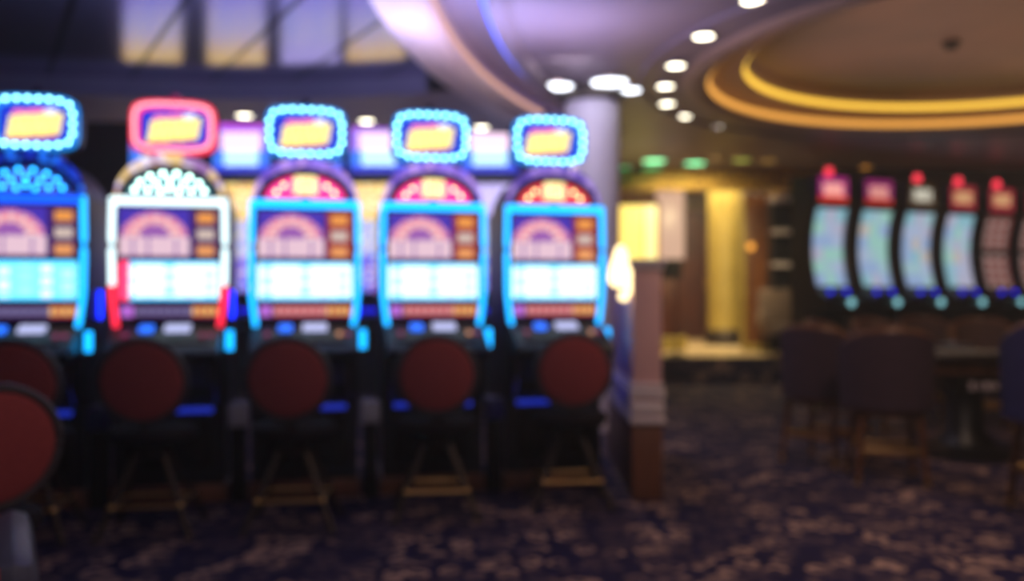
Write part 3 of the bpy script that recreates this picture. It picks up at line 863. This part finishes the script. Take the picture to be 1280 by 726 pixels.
MB().lathe([(.285, .25), (.275, .3), (.275, 2.9)], 40).build('shaft', gold_paint, t)
MB().lathe([(.32, 0), (.32, .2), (.29, .25), (.27, .25)], 40).build('base', dark_metal, t)
x = dp(948, 300, 13.0)[0]
t = thing('wall_panel', 'copper brown panel screen right of the gold column', 'panel', (x, 13.0, FZ))
MB().box((0, 0, 1.17), (.42, .08, 2.25), .01).build('panel', copper, t)
MB().box((-.225, 0, 1.17), (.05, .12, 2.3), .008).box((.225, 0, 1.17), (.05, .12, 2.3), .008).box((0, 0, .05), (.48, .12, .1), .008).build('frame', gold_paint, t)
MB().ball((-.13, -.08, 1.52), .05, 14).build('wall_light', beacon_amber, t)
MB().bar((-.13, -.06, 1.52), (-.13, -.03, 1.52), .02).build('light_mount', brass, t)
# dark shelf unit
x = dp(990, 300, 12.6)[0]
t = thing('shelf_unit', 'dark open shelf unit with grey shelves left of the tall machines', 'shelves', (x, 12.75, FZ))
MB().box((0, .2, 1.1), (.48, .03, 2.2)).build('back_panel', black_matte, t, smooth=False)
for sx in (-1, 1): MB().box((sx * .24, .04, 1.1), (.03, .14, 2.2), .004).build('side_panel', wall_dark, t)
for z in (.06, .75, 1.25, 1.72, 2.18): MB().box((0, .02, z), (.50, .32, .06), .004).build('shelf', white_trim if z > .5 else black_matte, t)
t2 = thing('beacon_lamp', 'single red beacon lamp above the dark shelf unit', 'lamp', (x, 12.7, FZ + 2.21))
MB().lathe([(.06, 0), (.06, .02), (.02, .04), (.02, .17), (.05, .18), (.05, .2)], 16).build('base', black_matte, t2)
MB().lathe([(.05, .2), (.06, .22), (.06, .29), (.03, .33), (.001, .335)], 16).build('dome', beacon_red, t2)
# pale armchair in front of the shelves
x = dp(982, 380, 12.0)[0]
t = thing('armchair', 'beige armchair on the lobby step in front of the shelf unit', 'armchair', (x, 12.15, FZ - .012), 0)
MB().box((0, 0, .36), (.5, .46, .14), .04).build('seat', beige_fabric, t)
MB().box((0, .22, .66), (.54, .1, .5), .04).build('backrest', beige_fabric, t)
for sx in (-1, 1):
    MB().box((sx * .27, 0, .5), (.07, .44, .22), .025).build('arm', beige_fabric, t)
    for sy in (-1, 1): MB().bar((sx * .22, sy * .18, 0), (sx * .21, sy * .17, .31), .016, .022).build('leg', black_matte, t)
# black sign stand
x = dp(846, 400, 11.9)[0]
t = thing('sign_stand', 'thin black post with a small dark sign by the pale pilaster', 'sign stand', (x, 11.95, FZ - .012))
MB().lathe([(.13, 0), (.13, .02), (.03, .04)], 24).build('base', black_matte, t)
MB().bar((0, 0, .03), (0, 0, 1.2), .016).build('post', black_matte, t)
MB().box((-.06, -.02, 1.17), (.26, .02, .24), .006).build('sign_board', black_matte, t)

# ------------------------------------------------------------ added fill lights, no fixtures
def area(name, loc, size, energy, col, rot=(0, 0, 0), sy=None):
    l = bpy.data.lights.new(name, 'AREA'); l.energy = energy; l.color = col; l.size = size
    if sy: l.shape = 'RECTANGLE'; l.size_y = sy
    o = bpy.data.objects.new(name, l); C.objects.link(o); o.location = loc; o.rotation_euler = rot
    return o
area('dome_fill', (4.1, 6.8, 3.0), 3.4, 14, (1, .66, .45), (PI, 0, 0))  # added fill facing up, brightens the dome ceiling evenly
area('ceiling_fill', (4.0, 6.2, 2.94), 1.2, 15, (1, .68, .45))  # added fill below the ceiling, no fixture, for the table area
area('ceiling_fill', (.5, .2, 2.9), 1.6, 45, (1, .80, .76))  # added fill above the camera, brightens stools and near carpet
area('ceiling_fill', (2.2, 3.4, 2.9), 1.0, 34, (1, .7, .52))  # added fill, brightens carpet and chairs on the right
area('ceiling_fill', (2.6, 11.0, 2.9), 1.0, 36, (1, .8, .4), (math.radians(55), 0, 0)).data.spread = math.radians(80)  # added fill without fixture, aimed at the frieze and lobby
area('ceiling_fill', (3.2, 14.2, 3.25), 1.6, 150, (1, .83, .48), sy=2.0)  # added fill, brightens the lobby from overhead
# added uplights, unseen, standing in for sign spill and brightening the ceiling
area('uplight_fill', (-1.0, 5.46, 2.28), 3.2, 56, (.36, .40, 1.0), (PI, 0, RZ), sy=.25)
area('uplight_fill', (-1.6, 10.3, 2.3), 3.6, 40, (.7, .6, 1.0), (PI * .75, 0, 0), sy=.5)
area('uplight_fill', (.25, 5.75, 1.95), .4, 11, (1, .66, .60), (PI, 0, RZ))  # warm added fill, brightens the ceiling near the cream moulding
area('column_fill', (.45, 6.6, 2.92), .3, 18, (.85, .82, 1.0), (math.radians(20), 0, 0))  # added fill without fixture, brightens the lilac column

w = bpy.data.worlds.new('World'); bpy.context.scene.world = w; w.use_nodes = True
w.node_tree.nodes['Background'].inputs['Color'].default_value = (0.01, 0.01, 0.012, 1)
w.node_tree.nodes['Background'].inputs['Strength'].default_value = 0.3

nt = w.node_tree
vol = nt.nodes.new('ShaderNodeVolumeScatter'); vol.inputs['Density'].default_value = 0.009; vol.inputs['Anisotropy'].default_value = 0.5
nt.links.new(vol.outputs[0], nt.nodes['World Output'].inputs['Volume'])
# ------------------------------------------------------------ camera
cam = bpy.data.cameras.new('camera'); co = bpy.data.objects.new('camera', cam); C.objects.link(co)
co.location = (0, 0, CAMZ)
co.rotation_euler = (PI / 2 + math.atan2(HY - 363, F), 0, 0)
cam.sensor_width = 36; cam.lens = 36 * F / 1280; cam.clip_start = .05; cam.clip_end = 100
cam.dof.use_dof = True; cam.dof.focus_distance = 1.0; cam.dof.aperture_fstop = 2.0
sc = bpy.context.scene; sc.camera = co
vs = sc.view_settings
sc.display_settings.display_device = 'sRGB'
vs.view_transform = 'Standard'; vs.look = 'None'; vs.gamma = 1; vs.use_curve_mapping = False; vs.exposure = 0.0
sc.cycles.use_denoising = True
sc.cycles.max_bounces = 8
sc.cycles.sample_clamp_indirect = 6.0
